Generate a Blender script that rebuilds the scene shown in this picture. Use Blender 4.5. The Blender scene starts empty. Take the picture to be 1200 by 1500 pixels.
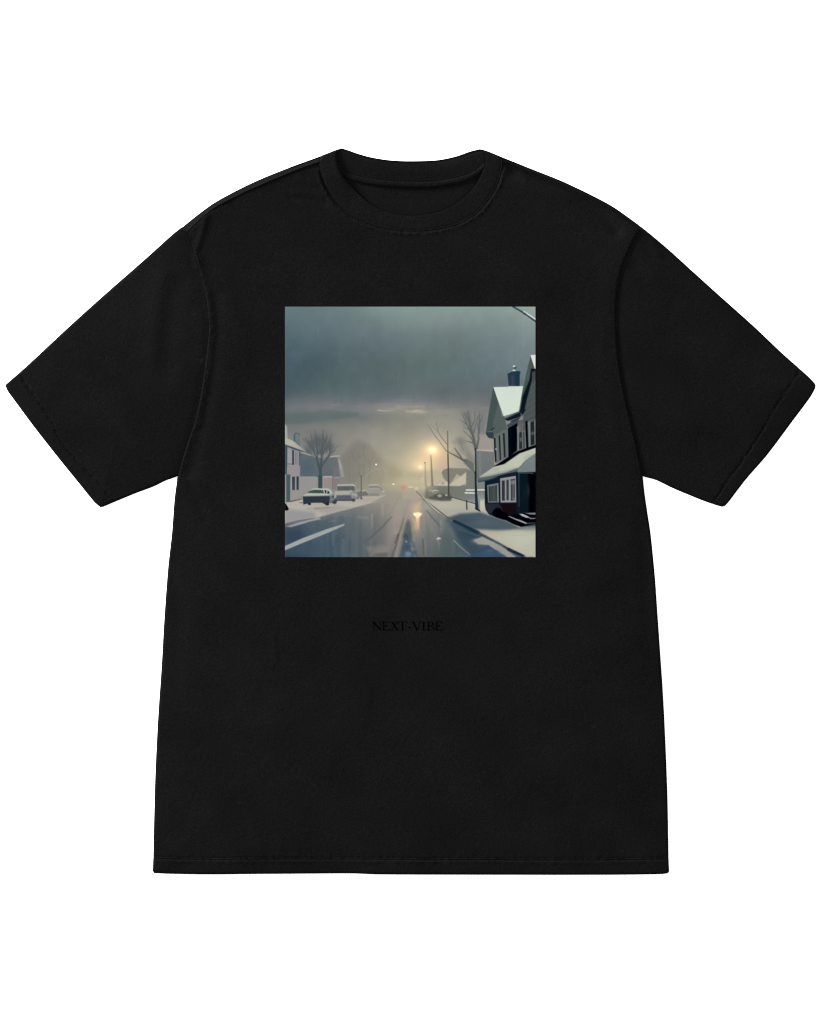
import bpy, math
import numpy as np
from mathutils import Vector
WORLD, KEY, WHITE, BLK = 1.55, 2950.0, 2.62, 0.0031
# ---------------------------------------------------------------- the printed picture
# A small numpy painter: the print is painted stroke by stroke (sky washes, snow, houses, cars,
# bare trees, wet road) in sRGB and baked into the colour attribute of the print's own mesh.
PX0, PY0, PX1, PY1 = 418.0, 450.0, 784.0, 816.0
def paint(S=2):
    N = int((PX1 - PX0) * S)
    rng = np.random.default_rng(7)
    xs = PX0 + (np.arange(N) + .5) / S
    ys = PY0 + (np.arange(N) + .5) / S
    X, Y = np.meshgrid(xs, ys)
    img = np.zeros((N, N, 3))

    def fr(ox, oy, k):
        return lambda *p: [(ox + p[i] / k, oy + p[i + 1] / k) for i in range(0, len(p), 2)]
    Z, A, B = fr(400, 430, 3), fr(410, 440, 6), fr(600, 440, 6)
    C, D, E = fr(410, 630, 6), fr(600, 630, 6), fr(700, 510, 13.333)
    G, H, I = fr(690, 600, 12), fr(690, 680, 12), fr(410, 610, 12)
    J, K, L, M = fr(410, 690, 12), fr(490, 620, 10), fr(590, 620, 10.909), fr(560, 730, 10)

    def blur(a, s):
        r = max(1, int(s * 3 + .5)); k = np.exp(-.5 * (np.arange(-r, r + 1) / s) ** 2); k /= k.sum()
        for ax in (0, 1):
            pad = [(0, 0)] * a.ndim; pad[ax] = (r, r)
            b = np.pad(a, pad, mode='edge'); out = np.zeros_like(a)
            for i, w in enumerate(k):
                sl = [slice(None)] * a.ndim; sl[ax] = slice(i, i + a.shape[ax]); out += w * b[tuple(sl)]
            a = out
        return a

    def box(x0, y0, x1, y1, m):
        a = int(np.clip((x0 - m - PX0) * S, 0, N)); b = int(np.clip((x1 + m - PX0) * S + 2, 0, N))
        c = int(np.clip((y0 - m - PY0) * S, 0, N)); d = int(np.clip((y1 + m - PY0) * S + 2, 0, N))
        return slice(c, d), slice(a, b)

    def put(sl, al, col):
        al = np.clip(al, 0, 1)[..., None]
        img[sl] = img[sl] * (1 - al) + np.asarray(col, float) * al

    def grad(sl, c0, c1, p0, p1):
        dx, dy = p1[0] - p0[0], p1[1] - p0[1]
        t = np.clip(((X[sl] - p0[0]) * dx + (Y[sl] - p0[1]) * dy) / (dx * dx + dy * dy), 0, 1)[..., None]
        return np.asarray(c0, float) * (1 - t) + np.asarray(c1, float) * t

    def poly(pts, col, f=1.0, a=1.0, g=None):
        p = np.array(pts, float); q = np.roll(p, -1, 0)
        sl = box(p[:, 0].min(), p[:, 1].min(), p[:, 0].max(), p[:, 1].max(), f)
        x, y = X[sl], Y[sl]
        if x.size == 0: return
        ins = np.zeros(x.shape, bool); dd = np.full(x.shape, 1e9)
        for (ax, ay), (bx, by) in zip(p, q):
            ex, ey = bx - ax, by - ay; l2 = ex * ex + ey * ey
            if l2 < 1e-9: continue
            t = np.clip(((x - ax) * ex + (y - ay) * ey) / l2, 0, 1)
            dd = np.minimum(dd, (x - ax - t * ex) ** 2 + (y - ay - t * ey) ** 2)
            if ey != 0: ins ^= ((ay > y) != (by > y)) & (x < ex * (y - ay) / ey + ax)
        sd = np.where(ins, 1, -1) * np.sqrt(dd)
        al = np.clip(.5 + sd / f, 0, 1); al = al * al * (3 - 2 * al) * a
        put(sl, al, col if g is None else grad(sl, col, *g))

    def line(pts, w, col, w1=None, f=.8, a=1.0, a1=None):
        p = np.array(pts, float); w1 = w if w1 is None else w1; a1 = a if a1 is None else a1
        sl = box(p[:, 0].min(), p[:, 1].min(), p[:, 0].max(), p[:, 1].max(), max(w, w1) + f)
        x, y = X[sl], Y[sl]
        if x.size == 0: return
        seg = np.hypot(*(p[1:] - p[:-1]).T); tot = seg.sum(); acc = 0; al = np.zeros(x.shape)
        for i in range(len(seg)):
            ex, ey = p[i + 1] - p[i]
            t = np.clip(((x - p[i, 0]) * ex + (y - p[i, 1]) * ey) / max(seg[i] ** 2, 1e-9), 0, 1)
            d = np.hypot(x - p[i, 0] - t * ex, y - p[i, 1] - t * ey)
            u = (acc + t * seg[i]) / tot
            ww = w + (w1 - w) * u; aa = a + (a1 - a) * u
            al = np.maximum(al, np.clip(.5 + (ww / 2 - d) / f, 0, 1) * aa * np.minimum(1, ww / f * 1.6))
            acc += seg[i]
        put(sl, al, col)

    def blob(c, rx, ry, col, a=1.0, pw=1.0, rot=0.0):
        (cx, cy), = c
        sl = box(cx - 3 * max(rx, ry), cy - 3 * max(rx, ry), cx + 3 * max(rx, ry), cy + 3 * max(rx, ry), 1)
        x, y = X[sl] - cx, Y[sl] - cy; co, si = math.cos(rot), math.sin(rot)
        r2 = ((x * co + y * si) / rx) ** 2 + ((-x * si + y * co) / ry) ** 2
        put(sl, np.exp(-r2 ** pw) * a, col)

    def wash(gx, gy, rows):
        g = np.array(rows, float); out = np.zeros((N, N, 3))
        for c in range(3):
            r = np.array([np.interp(xs, gx, g[j, :, c]) for j in range(len(gy))])
            out[..., c] = np.array([np.interp(ys, gy, r[:, i]) for i in range(N)]).T
        return out

    def noise(nx, ny):
        g = rng.random((ny + 2, nx + 2)); fx = np.linspace(0, nx, N); fy = np.linspace(0, ny, N)
        ix, iy = fx.astype(int), fy.astype(int); tx, ty = fx - ix, fy - iy
        tx, ty = tx * tx * (3 - 2 * tx), (ty * ty * (3 - 2 * ty))[:, None]
        a = g[iy][:, ix] * (1 - tx) + g[iy][:, ix + 1] * tx
        b = g[iy + 1][:, ix] * (1 - tx) + g[iy + 1][:, ix + 1] * tx
        return a * (1 - ty) + b * ty - .5

    # ---- sky
    gx = [418, 480, 540, 600, 660, 720, 784]
    gy = [451, 475, 500, 530, 555, 575, 588, 600, 612, 625, 650, 680, 710]
    img[:] = wash(gx, gy, [
        [(99,120,122),(103,123,124),(113,136,132),(124,145,138),(128,148,142),(132,151,145),(144,162,152)],
        [(90,110,116),(97,114,120),(105,121,122),(116,132,130),(117,132,130),(121,137,136),(130,147,142)],
        [(78,99,106),(86,103,109),(98,113,119),(100,115,118),(104,119,118),(110,126,129),(118,133,134)],
        [(71,91,100),(77,95,100),(87,102,103),(92,108,106),(92,108,107),(102,117,121),(112,128,131)],
        [(69,88,97),(79,96,97),(85,100,103),(93,107,107),(93,106,109),(96,110,115),(108,123,124)],
        [(74,91,97),(82,97,100),(88,102,105),(94,105,108),(94,105,107),(98,108,110),(104,114,118)],
        [(96,104,108),(102,107,112),(101,107,112),(113,117,121),(106,110,112),(108,112,114),(106,114,118)],
        [(110,116,119),(112,116,118),(114,118,119),(138,137,131),(132,131,127),(121,122,121),(112,118,120)],
        [(92,103,104),(98,106,105),(111,115,112),(136,135,124),(138,137,128),(126,128,126),(120,124,124)],
        [(114,119,118),(121,122,117),(130,128,121),(141,140,127),(144,142,130),(137,137,132),(130,132,130)],
        [(126,127,124),(130,128,123),(143,140,130),(158,153,136),(153,149,136),(147,145,138),(140,138,134)],
        [(125,125,122),(128,127,120),(148,144,128),(174,166,140),(165,158,143),(150,146,138),(140,138,134)],
        [(120,120,116),(125,124,117),(145,141,124),(166,158,132),(162,156,138),(150,146,139),(140,138,134)]])
    img[:] = blur(img, 4 * S)
    n = noise(40, 36) * 3.5 + noise(22, 20) * 3 + noise(8, 8) * 8
    img += n[..., None] * np.array([.9, 1, .95])
    st = blur(noise(180, 12), .8)                       # rain: fine vertical streaks
    img += (st * .5 * np.clip((620 - Y) / 60, 0, 1))[..., None]
    for k in range(46):
        x0, y0 = 420 + rng.random() * 360, 470 + rng.random() * 120
        l = 6 + rng.random() * 14; s = rng.choice((-1, 1))
        line([(x0, y0), (x0 - l * .12, y0 + l)], .8, img[int((y0 - PY0) * S), int((x0 - PX0) * S)] + s * 10, f=1.2, a=.55)
    # lit cloud bank
    blob(A(1050,955), 42, 7, (146,143,134), .7)
    blob(A(930,920), 16, 2.5, (138,126,128), .6)
    blob(B(60,925), 18, 3, (140,132,126), .6)
    line(A(1010,880, 1180,882), 1.2, (126,132,132), f=2.4, a=.7)
    line(A(865,968, 920,975, 1015,966), 1.8, (166,161,146), .6, f=1.6, a=.9)
    line(A(1030,935, 1110,945, 1190,940), 3.2, (148,145,127), 1.2, f=3.5, a=.7)
    line(A(1110,978, 1180,982), 2, (172,166,140), f=2, a=.9)
    poly(B(15,985, 40,965, 90,962, 165,985, 120,998, 60,990), (166,161,143), 4.5); line(B(30,978, 70,970, 100,978), 1.2, (180,174,152), .5, f=1.4); line(B(90,990, 160,988), 1.1, (172,166,146), .5, f=1.6)
    for k in range(30):
        x0 = rng.normal(612, 34); y0 = 599 + rng.normal() * 4; blob([(x0, y0)], rng.uniform(3, 9), rng.uniform(.7, 1.6), (158,152,136) if rng.random() < .6 else (112,114,114), .22)
    line(B(60,935, 130,938), 2.2, (152,146,134), f=2.5, a=.8)
    blob(B(300,985), 22, 3.5, (146,144,134), .6)
    poly(A(48,1000, 300,985, 380,960, 560,980, 700,990, 690,1030, 480,1045, 230,1085, 48,1090), (90,103,104), 5, .55)
    # ---- warm glow of the far lamps in the mist
    blob([(628,688)], 46, 38, (190,176,146), .5)
    blob([(604,700)], 34, 22, (182,172,142), .55)
    blob(L(480,470), 24, 21, (228,202,158), .7)
    blob(L(300,660), 20, 14, (232,206,164), .7)
    blob(L(630,570), 9, 15, (205,165,135), .45)
    poly(L(-80,775, 330,770, 340,1010, -80,1010), (168,161,131), 9, .55)
    poly(L(330,780, 600,740, 660,900, 500,1000, 340,1000), (178,168,146), 6, .6)
    # ---- the wet road
    gx = [418, 480, 520, 560, 580, 610, 640, 680, 720, 784]
    gy = [716, 728, 740, 755, 770, 785, 800, 816]
    road = wash(gx, gy, [
        [(150,146,138)]*3 + [(156,150,134),(160,152,135),(162,154,136),(150,146,130),(140,138,126),(140,138,126),(140,138,126)],
        [(150,146,138),(146,143,136),(146,143,136),(150,144,132),(152,146,133),(160,151,136),(146,142,129),(140,138,126),(140,138,126),(140,138,126)],
        [(110,116,118),(118,120,120),(118,119,117),(140,136,128),(152,145,134),(158,149,136),(134,134,126),(140,138,128),(120,124,122),(120,124,122)],
        [(80,94,102),(90,102,107),(102,109,110),(130,127,121),(150,142,133),(154,142,131),(122,126,121),(118,125,123),(80,92,100),(80,92,100)],
        [(68,84,96),(82,96,103),(94,103,106),(120,119,116),(146,138,130),(140,130,122),(118,123,120),(98,107,109),(60,74,86),(60,74,86)],
        [(58,74,90),(74,92,103),(88,99,104),(112,113,112),(140,132,126),(122,121,118),(110,114,113),(76,90,97),(62,78,90),(62,78,90)],
        [(66,84,100),(68,88,101),(82,95,101),(110,110,109),(132,126,120),(108,111,110),(100,106,106),(76,92,97),(68,84,93),(64,82,98)],
        [(44,62,82),(68,88,101),(82,96,101),(106,107,106),(122,117,113),(98,102,101),(92,100,100),(76,94,99),(62,82,98),(60,80,100)]])
    m = np.clip((Y - 715) / 7, 0, 1)[..., None]
    img[:] = img * (1 - m) + blur(road, 3 * S) * m
    v = blur(noise(70, 5), 1.0) * 9 + noise(30, 24) * 6
    img += (v * np.clip((Y - 735) / 25, 0, 1))[..., None]
    # ---- hazy trees in the middle distance
    for x0, y0, r, al in ((340,300,9,.42), (410,310,8,.3), (270,370,8,.34), (490,350,7,.34), (430,420,12,.36), (330,430,12,.4), (210,430,7,.34), (560,430,7,.3), (150,520,8,.36),
                          (250,540,13,.42), (400,560,14,.38), (540,540,12,.3), (640,500,8,.22), (640,600,10,.2), (720,580,8,.16), (120,640,9,.36), (300,690,15,.4), (450,700,14,.3), (600,720,12,.18), (200,800,14,.4), (360,830,14,.25), (760,700,9,.16), (820,640,9,.16), (900,720,9,.14), (860,800,9,.12)):
        blob(K(x0,y0), r, r * .9, (112 + x0 * .028, 112 + x0 * .018, 108 + x0 * .008), al, 1.7)
    blob(K(640,830), 18, 9, (142,134,116), .4); blob(K(880,760), 12, 9, (158,145,122), .45)
    for k in range(190):
        u = rng.random(); x0 = 500 + u * 66; topy = np.interp(x0, [500, 508, 516, 524, 531, 538, 545, 555, 566], [668, 660, 652, 640, 643, 649, 655, 668, 680])
        y0 = topy + rng.random() ** 1.5 * 26 - 1.5; l = rng.uniform(4, 12); dx = (x0 - 527) * .10 + rng.normal() * 1.2
        line([(x0 - dx, y0 + l), (x0, y0)], .8, (106,106,103), .35, f=1.2, a=.24 * (1 - u * .6), a1=.08)
    for x0, y0, y1 in ((525,715,655), (512,712,668), (541,715,668), (533,700,650)):
        line([(x0, y0), (x0 + 1, y1)], 1.6, (108,108,104), .7, f=1.6, a=.28)
    # ---- left snow bank
    poly(C(40,640, 200,600, 520,605, 920,570, 935,575, 830,640, 700,672, 500,722, 330,772, 48,835), (170,166,156), 3)
    for k in range(40):
        x0, y0 = rng.uniform(425, 540), rng.uniform(735, 765); blob([(x0, y0)], rng.uniform(2, 7), rng.uniform(.6, 1.6), (rng.choice((140, 172)),) * 3, .16)
    poly(C(48,690, 300,720, 330,770, 48,838), (136,137,141), 9, .8)
    poly(C(230,690, 500,660, 620,680, 420,735), (150,145,140), 6, .7)
    blob(C(250,645), 22, 4, (166,160,146), .8); blob(C(740,610), 22, 4, (163,158,144), .9)
    line(C(640,690, 800,648, 930,578), 1.6, (122,120,112), .8, f=2, a=.8)
    poly(C(380,760, 520,722, 740,690, 700,720, 500,760), (112,116,116), 4, .6)
    line(J(110,938, 330,880, 620,828), 2.6, (76,82,86), .8, f=2, a=.85)
    poly(J(115,975, 250,935, 420,885, 620,838, 720,818, 700,850, 560,880, 360,940, 200,985), (150,152,153), 2)
    line(J(620,815, 710,845), 1.6, (150,150,148), f=1.5)
    line(J(620,660, 760,650, 880,640), 1.6, (122,119,113), .8, f=1.5, a=.8)
    # road washes and white line at left
    poly(C(70,880, 170,860, 220,950, 180,1010, 60,1010), (52,66,82), 14, .7)
    poly(C(48,1060, 330,990, 520,960, 480,1030, 200,1118, 48,1118), (62,82,96), 12, .5)
    poly(C(300,900, 420,850, 440,1020, 380,1050), (74,92,102), 8, .5)
    poly(C(48,1018, 200,950, 420,868, 572,822, 565,840, 420,905, 220,985, 48,1056), (156,162,156), 1.4, .95)
    line(C(812,745, 812,850), 3, (150,148,142), 1.5, f=2.5, a=.6); line(C(905,650, 905,740), 4, (158,151,140), 3, f=4, a=.5)
    line(C(985,762, 900,850, 800,945, 740,985), 1.2, (92,94,96), 2.6, f=1.6, a=.85)
    for x0, a0 in ((440,.4), (500,.3), (400,.35), (560,.4), (620,.3)):
        line(C(x0,930, x0-6,1060), 2.4, (58,78,94), 1.4, f=3, a=a0)
    line(C(470,900, 470,1010), 2, (112,124,130), f=3, a=.4); line(C(560,960, 556,1060), 2, (108,120,124), f=3, a=.4)
    poly(C(760,1030, 900,1010, 980,1030, 960,1090, 800,1100), (134,128,122), 9, .7)
    poly(C(830,1085, 960,1075, 940,1112, 850,1112), (94,94,94), 5, .7)
    # shadow wedge and tyre mark
    poly(M(375,305, 405,340, 432,470, 442,600, 495,740, 520,860, 245,860, 285,710, 315,500, 345,370), (88,96,93), 5, .9,
         ((70,88,102), M(380,330)[0], M(380,760)[0]))
    blob(M(345,560), 4, 4, (56,66,74), .7); blob(M(360,700), 5, 6, (58,80,98), .6)
    blob(M(380,815), 5, 4, (118,138,156), .7, 2); blob(M(355,632), 1.6, 1.4, (140,150,156), .9)
    blob(M(450,700), 3, 5, (84,104,118), .6); blob(M(475,840), 2.5, 3, (106,122,136), .6)
    line(M(318,285, 290,400, 240,540, 205,690, 140,860), .8, (96,88,84), 3.6, f=1.6, a=.7)
    line(M(330,300, 300,420, 265,560, 225,740, 200,860), .8, (150,145,138), 3.6, f=2.4, a=.38)
    line(M(235,530, 190,650), 2.6, (78,72,72), 2.2, f=2, a=.7)
    for k, yy in enumerate(range(540, 860, 26)):
        x0 = 250 - (yy - 540) * .28
        line(M(x0-78+k*3,yy, x0-40,yy+4), .7, (104,96,92), .5, f=.9, a=.7)
        line(M(x0+40,yy+50, x0+78,yy+46), .7, (128,132,132), .5, f=.9, a=.6)
    # long broken warm reflection and darker tyre streaks
    for k in range(34):
        y0 = 735 + rng.random() * 70; x0 = 609 + rng.normal() * 3.5 - (y0 - 735) * .04
        blob([(x0, y0)], rng.uniform(1, 3), rng.uniform(1.5, 5), (196,168,136) if y0 < 780 else (158,144,130), .3)
    for p, w0 in (((560,720,430,1080), 3), ((600,740,520,1100), 3), ((650,700,700,1100), 2.6), ((690,760,780,1100), 3)):
        line(Z(p[0], p[1] + 160, p[2], p[3] + 60), .8, (100,103,104), w0, f=3, a=.25, a1=.4)
    for k in range(60):
        x0, y0 = rng.uniform(530, 690), rng.uniform(750, 815); t = (y0 - 735) / 80
        line([(x0, y0), (x0 + (x0 - 605) * .02, y0 + 4 + 9 * t)], .9, img[min(N - 1, int((y0 - PY0) * S)), int((x0 - PX0) * S)] + rng.choice((-12, 11)), .5, f=1.3, a=.5)
    # reflections of the lamp
    blob(M(510,170), 7, 9, (196,176,136), .6); blob(M(520,330), 4.5, 14, (205,168,136), .75)
    poly(M(455,215, 520,200, 585,215, 575,245, 545,270, 530,330, 505,330, 490,270, 462,245), (246,222,170), 2.6, .95)
    line(M(470,235, 570,235), 2, (255,242,205), f=2); line(M(520,300, 535,440), 3, (214,176,142), 1.6, f=2.4, a=.9)
    line(M(580,200, 560,430), 1.5, (112,110,104), 3, f=4, a=.5)
    line(M(650,180, 740,290, 830,385, 858,420), 1.6, (94,98,98), 2.2, f=1.5, a=.8)
    line(M(855,330, 865,480), 2, (140,146,144), 1, f=3, a=.6); line(M(720,330, 725,480), 4, (132,138,134), 2, f=4, a=.5)
    line(M(595,600, 605,820), 2, (78,82,82), 1.6, f=2, a=.7); line(M(625,600, 640,820), 2, (122,126,124), f=3, a=.5)
    blob(M(828,588), 2.6, 1.6, (186,186,184), .8, 1.4); line(M(800,600, 820,578, 850,584), 1.2, (210,208,206), .8, f=1.2, a=.9)
    line(M(825,600, 832,760), 1.2, (140,142,142), .5, f=1.6, a=.8)
    poly(M(905,300, 960,300, 1010,520, 1050,860, 860,860, 900,560), (80,96,98), 9, .55)
    # ---- left buildings
    poly(I(355,640, 550,690, 640,735, 900,705, 1030,735, 1065,1070, 350,1070), (86,99,107), 1.6, 1, ((104,107,109), I(500,850)[0], I(1040,800)[0]))
    blob(I(470,900), 10, 9, (80,94,108), .6); blob(I(900,1010), 12, 4, (84,100,102), .6); blob(I(430,720), 8, 4, (98,106,108), .6)
    poly(I(960,900, 1060,900, 1070,1070, 930,1060), (112,110,111), 6, .7)
    poly(I(1020,738, 1055,745, 1105,890, 1140,1070, 1075,1070, 1045,900), (142,143,138), 1.8, .9)
    line(I(1050,780, 1085,920), 1.4, (162,163,156), f=1.6, a=.7)
    line(I(890,716, 975,700, 1060,697), 1.6, (168,168,165), 1.2, f=1)
    poly(J(350,95, 640,95, 668,118, 672,300, 520,320, 430,420, 340,420), (141,139,138), 1.2)
    poly(J(745,100, 930,100, 932,310, 745,310), (142,131,127), 1.2); line(J(775,102, 918,102), 1.8, (170,160,155), f=1.2)
    line(J(760,110, 760,300), 1.5, (140,142,138), f=1.5)
    poly(J(930,105, 1060,105, 1060,330, 935,400), (126,121,118), 1.6); line(J(930,110, 930,320), 1, (112,108,106), f=1)
    line(J(965,112, 1055,112), 1.2, (146,140,138), f=1.2)
    poly(J(345,400, 520,330, 560,300, 420,440, 400,500, 200,530, 190,330, 345,330), (139,138,134), 2)
    poly(J(850,300, 960,330, 1010,430, 930,430), (140,136,130), 3, .8)
    poly(I(130,540, 362,600, 362,1200, 130,1200), (139,134,136), 1)
    poly(J(190,0, 350,0, 350,500, 190,530), (140,137,136), 2); blob(J(270,420), 8, 6, (146,141,132), .7)
    poly(I(98,505, 140,540, 135,830, 128,1020, 98,1030), (60,80,88), 1.2)
    poly(I(140,570, 228,600, 225,832, 140,830), (142,142,148), .9); line(I(135,835, 232,838), 1, (92,94,100), f=.8)
    poly(I(224,592, 252,600, 252,850, 224,850), (46,52,62), .8)
    poly(I(254,605, 350,630, 345,850, 254,850), (136,134,139), .9)
    poly(I(278,612, 296,616, 296,850, 278,850), (112,112,120), .9); poly(I(315,625, 326,630, 326,850, 315,850), (122,120,126), .9)
    line(I(355,630, 352,860), 1.6, (66,74,82), 1, f=1)
    poly(I(98,478, 270,540, 440,605, 432,632, 260,590, 98,520), (74,84,90), 1.2)
    poly(I(250,440, 250,330, 285,292, 340,305, 360,335, 360,540, 300,490), (106,117,118), 1)
    poly(I(250,440, 250,330, 272,320, 275,455), (66,90,90), 1.2); line(I(255,325, 290,294, 340,308, 358,330), 1.4, (84,94,96), f=1); blob(I(325,480), 3, 4, (92,110,108), .7)
    poly(I(98,372, 140,388, 250,440, 345,520, 445,598, 436,618, 270,555, 98,492), (164,164,152), 1, 1, ((150,152,148), I(200,480)[0], I(420,600)[0]))
    poly(I(98,130, 132,190, 140,385, 98,385), (152,160,156), 1.2)
    poly(I(385,470, 430,560, 555,692, 480,678, 370,640, 440,622), (148,149,147), 1.4, .8); line(I(385,638, 555,690), 1, (160,160,158), f=1)
    poly(J(98,60, 122,60, 125,545, 98,550), (126,137,136), 1); poly(J(120,65, 192,60, 185,543, 122,548), (72,88,92), 1.2)
    line(J(205,90, 205,330), 1.6, (150,152,152), f=1); line(J(286,95, 286,330), 1.2, (150,150,150), f=1)
    poly(J(220,100, 276,100, 272,335, 225,335), (70,75,84), .9); poly(J(224,104, 246,104, 246,332, 226,332), (48,56,66), .9)
    poly(J(298,96, 338,96, 336,332, 300,332), (54,60,68), .9)
    line(J(190,537, 400,490), 1.4, (70,70,72), .9, f=1); line(J(360,555, 420,556), 1.2, (104,102,98), f=1)
    # bare tree at left
    blob(I(700,470), 23, 19, (108,111,111), .7, 1.8)
    tc = (72,82,87)
    def branch(pts, w, w1, a=.95): line(I(*pts), w * 1.1, tc, w1 * 1.2, f=.9, a=a, a1=a * .75)
    branch((715,960, 670,800, 650,720, 580,570, 480,420, 440,380), 3.2, .7); branch((722,940, 740,700, 755,500, 772,380, 762,240), 3.2, .7)
    branch((735,880, 800,790, 870,680, 885,560, 905,420), 2, .5); branch((655,720, 662,560, 650,400, 622,250), 2, .5)
    branch((755,620, 850,520, 885,420, 925,300), 1.5, .5); branch((600,600, 520,490, 400,400), 1.5, .5, .8)
    branch((860,690, 960,590, 1030,510), 1.4, .5, .8); branch((585,575, 565,420, 545,270), 1.2, .4, .8); branch((760,480, 825,380, 815,260), 1.2, .4, .8)
    branch((560,650, 460,560, 390,480), 1, .4, .7); branch((830,740, 900,690, 960,620), 1, .4, .7)
    for k in range(260):
        an = rng.uniform(-1.3, 1.3); r0 = rng.uniform(12, 20); r1 = r0 + rng.uniform(4, 9)
        c0 = I(705,730)[0]; j = rng.normal() * .08
        line([(c0[0] + r0 * math.sin(an) * 1.0, c0[1] - r0 * math.cos(an) * 1.35), (c0[0] + r1 * math.sin(an + j), c0[1] - min(r1, 27) * math.cos(an + j) * 1.5)],
             .8, (88,94,96), .4, f=.9, a=.65, a1=.3)
    for k in range(60):
        an = rng.uniform(-1.2, 1.2); c0 = I(705,760)[0]; bnd = rng.normal() * .12
        pts = [(c0[0] + r0 * math.sin(an * (.55 + .45 * r0 / 26) + bnd * r0 / 26), c0[1] - r0 * 1.45 * math.cos(an * (.55 + .45 * r0 / 26) + bnd * r0 / 26)) for r0 in (6, 12, 18, rng.uniform(21, 27))]
        line(pts, .9, (84,92,95), .35, f=.9, a=.6, a1=.3)
    for p in ((770,760,800,650), (800,740,860,600), (690,700,740,730), (620,620,650,700), (860,660,850,580), (930,600,980,550)):
        line(I(*p), .9, (164,166,164), .5, f=1, a=.6)
    poly(I(688,1210, 695,1000, 668,800, 690,830, 712,930, 725,900, 728,830, 745,860, 742,1000, 752,1210), (64,82,84), .9)
    poly(I(682,1040, 752,1040, 750,1300, 680,1300), (56,78,74), 1.2)
    # parked cars at left
    poly(J(490,400, 530,332, 605,303, 860,306, 905,340, 940,410, 870,440, 410,440, 440,415), (170,173,164), 1)
    poly(J(488,388, 532,345, 610,330, 765,336, 782,392), (64,84,78), 1); poly(J(600,345, 700,340, 700,385, 600,385), (52,78,66), 2, .7)
    poly(J(788,338, 822,338, 825,392, 800,392), (50,56,60), .8); poly(J(842,345, 862,352, 884,392, 840,402), (46,50,54), .8)
    poly(J(860,430, 930,402, 990,440, 1018,510, 985,575, 945,570, 860,565), (104,108,112), 1.2)
    poly(J(410,438, 850,428, 882,450, 874,560, 862,602, 820,602, 790,580, 740,558, 650,572, 560,556, 545,598, 508,598, 490,572, 418,590), (46,56,64), 1, 1, ((54,58,66), J(450,520)[0], J(850,520)[0]))
    poly(J(430,462, 620,462, 610,520, 440,540), (44,58,70), 3, .7); line(J(415,440, 860,432), 1.2, (150,155,150), f=1.2)
    poly(J(560,572, 610,558, 740,560, 745,600, 640,600, 560,610), (168,163,152), 1.5)
    blob(J(840,580), 2.3, 2, (34,38,44), .9, 2); blob(J(965,550), 3, 2.6, (48,50,56), .9, 2); blob(J(525,580), 2, 1.5, (44,46,48), .9, 2)
    poly(J(925,430, 960,440, 940,480), (42,46,54), 1, .9); line(J(900,500, 970,490, 990,530), 1, (150,152,154), f=1, a=.8)
    line(J(955,400, 1000,440), 1, (168,170,172), f=1); line(J(890,440, 930,420), 1, (165,168,164), f=1)
    poly(J(98,560, 122,590, 162,660, 150,688, 98,694), (10,11,15), .9)
    poly(K(0,1000, 45,920, 300,920, 310,1000, 350,1040, 350,1090, 300,1140, 0,1140), (130,131,128), 1.4)
    poly(K(48,925, 296,925, 300,985, 45,985), (92,97,96), 1); poly(K(150,930, 220,930, 220,980, 150,980), (82,92,86), 2, .7)
    line(K(50,908, 270,902, 298,915), 1.7, (178,179,174), f=1.1); poly(K(10,995, 220,990, 235,1045, 10,1050), (162,161,150), 1.4)
    poly(K(20,1060, 240,1055, 265,1130, 30,1136), (88,92,106), 1.2); line(K(30,1130, 250,1132), 1.2, (70,72,80), f=1.2)
    for x0, y0, r in ((240,1000,2.2), (270,1040,2), (310,1050,2.4), (335,1062,1.8), (15,1070,2.2)): blob(K(x0,y0), r, r, (158,159,158), .9, 2)
    blob(K(282,1125), 2.6, 2.6, (62,62,66), .95, 2); blob(K(15,1135), 2.6, 3, (60,64,68), .9, 2); blob(K(345,1095), 1.6, 1.8, (86,86,86), .8, 2)
    poly(K(330,1010, 395,1000, 395,1090, 345,1080), (100,103,100), 1.6, .8)
    poly(K(405,1000, 470,980, 510,1030, 500,1060, 405,1065), (108,111,108), 1.6); line(K(412,992, 465,985, 500,1020), 1.6, (168,166,156), f=1.6)
    poly(K(480,960, 510,905, 650,905, 690,950, 735,1000, 720,1040, 660,1060, 510,1060), (148,145,137), 2)
    poly(K(520,920, 645,920, 660,945, 500,948), (126,126,121), 1.4); line(K(510,906, 645,904), 1.5, (174,172,162), f=1.4)
    poly(K(510,1030, 660,1030, 655,1065, 515,1065), (130,128,122), 2); line(K(665,940, 710,985), 1, (118,117,112), f=1.2)
    blob(K(715,1000), 1.7, 1.4, (186,182,168), .9); line(K(520,955, 650,955), 1, (164,161,152), f=1.2, a=.7)
    line(K(395,770, 395,1105), 1.1, (86,89,86), 1.3, f=.8); line(K(365,710, 392,800), .8, (104,106,102), 1, f=1, a=.6); blob(K(395,1103), 2, 1, (70,72,70), .9)
    line(K(420,812, 520,720, 605,640), .6, (156,153,138), .8, f=.9, a=.8); blob(K(612,607), 1.3, 1.3, (250,246,236), 1, 2)
    blob(K(865,893), 1.9, 1.1, (244,236,210), .95, 1.6); line(K(720,900, 830,893), .8, (168,160,142), f=1, a=.7); blob(K(718,898), 1.2, 1, (178,172,158), .7)
    blob(K(1012,930), 4.2, 2.6, (214,108,112), .85, 1.3); blob(K(1012,925), 1.6, 1.2, (226,120,124), .8); blob(K(1012,965), 3, 1.5, (150,128,118), .5)
    blob(K(1115,938), 3.6, 1.5, (206,200,178), .9, 1.5); line(K(1090,955, 1145,955), .9, (128,124,112), f=1.2, a=.6); blob(K(1200,960), 2.5, 2.2, (208,202,178), .7)
    blob(L(30,800), 1, 1, (190,182,146), .8)
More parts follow.
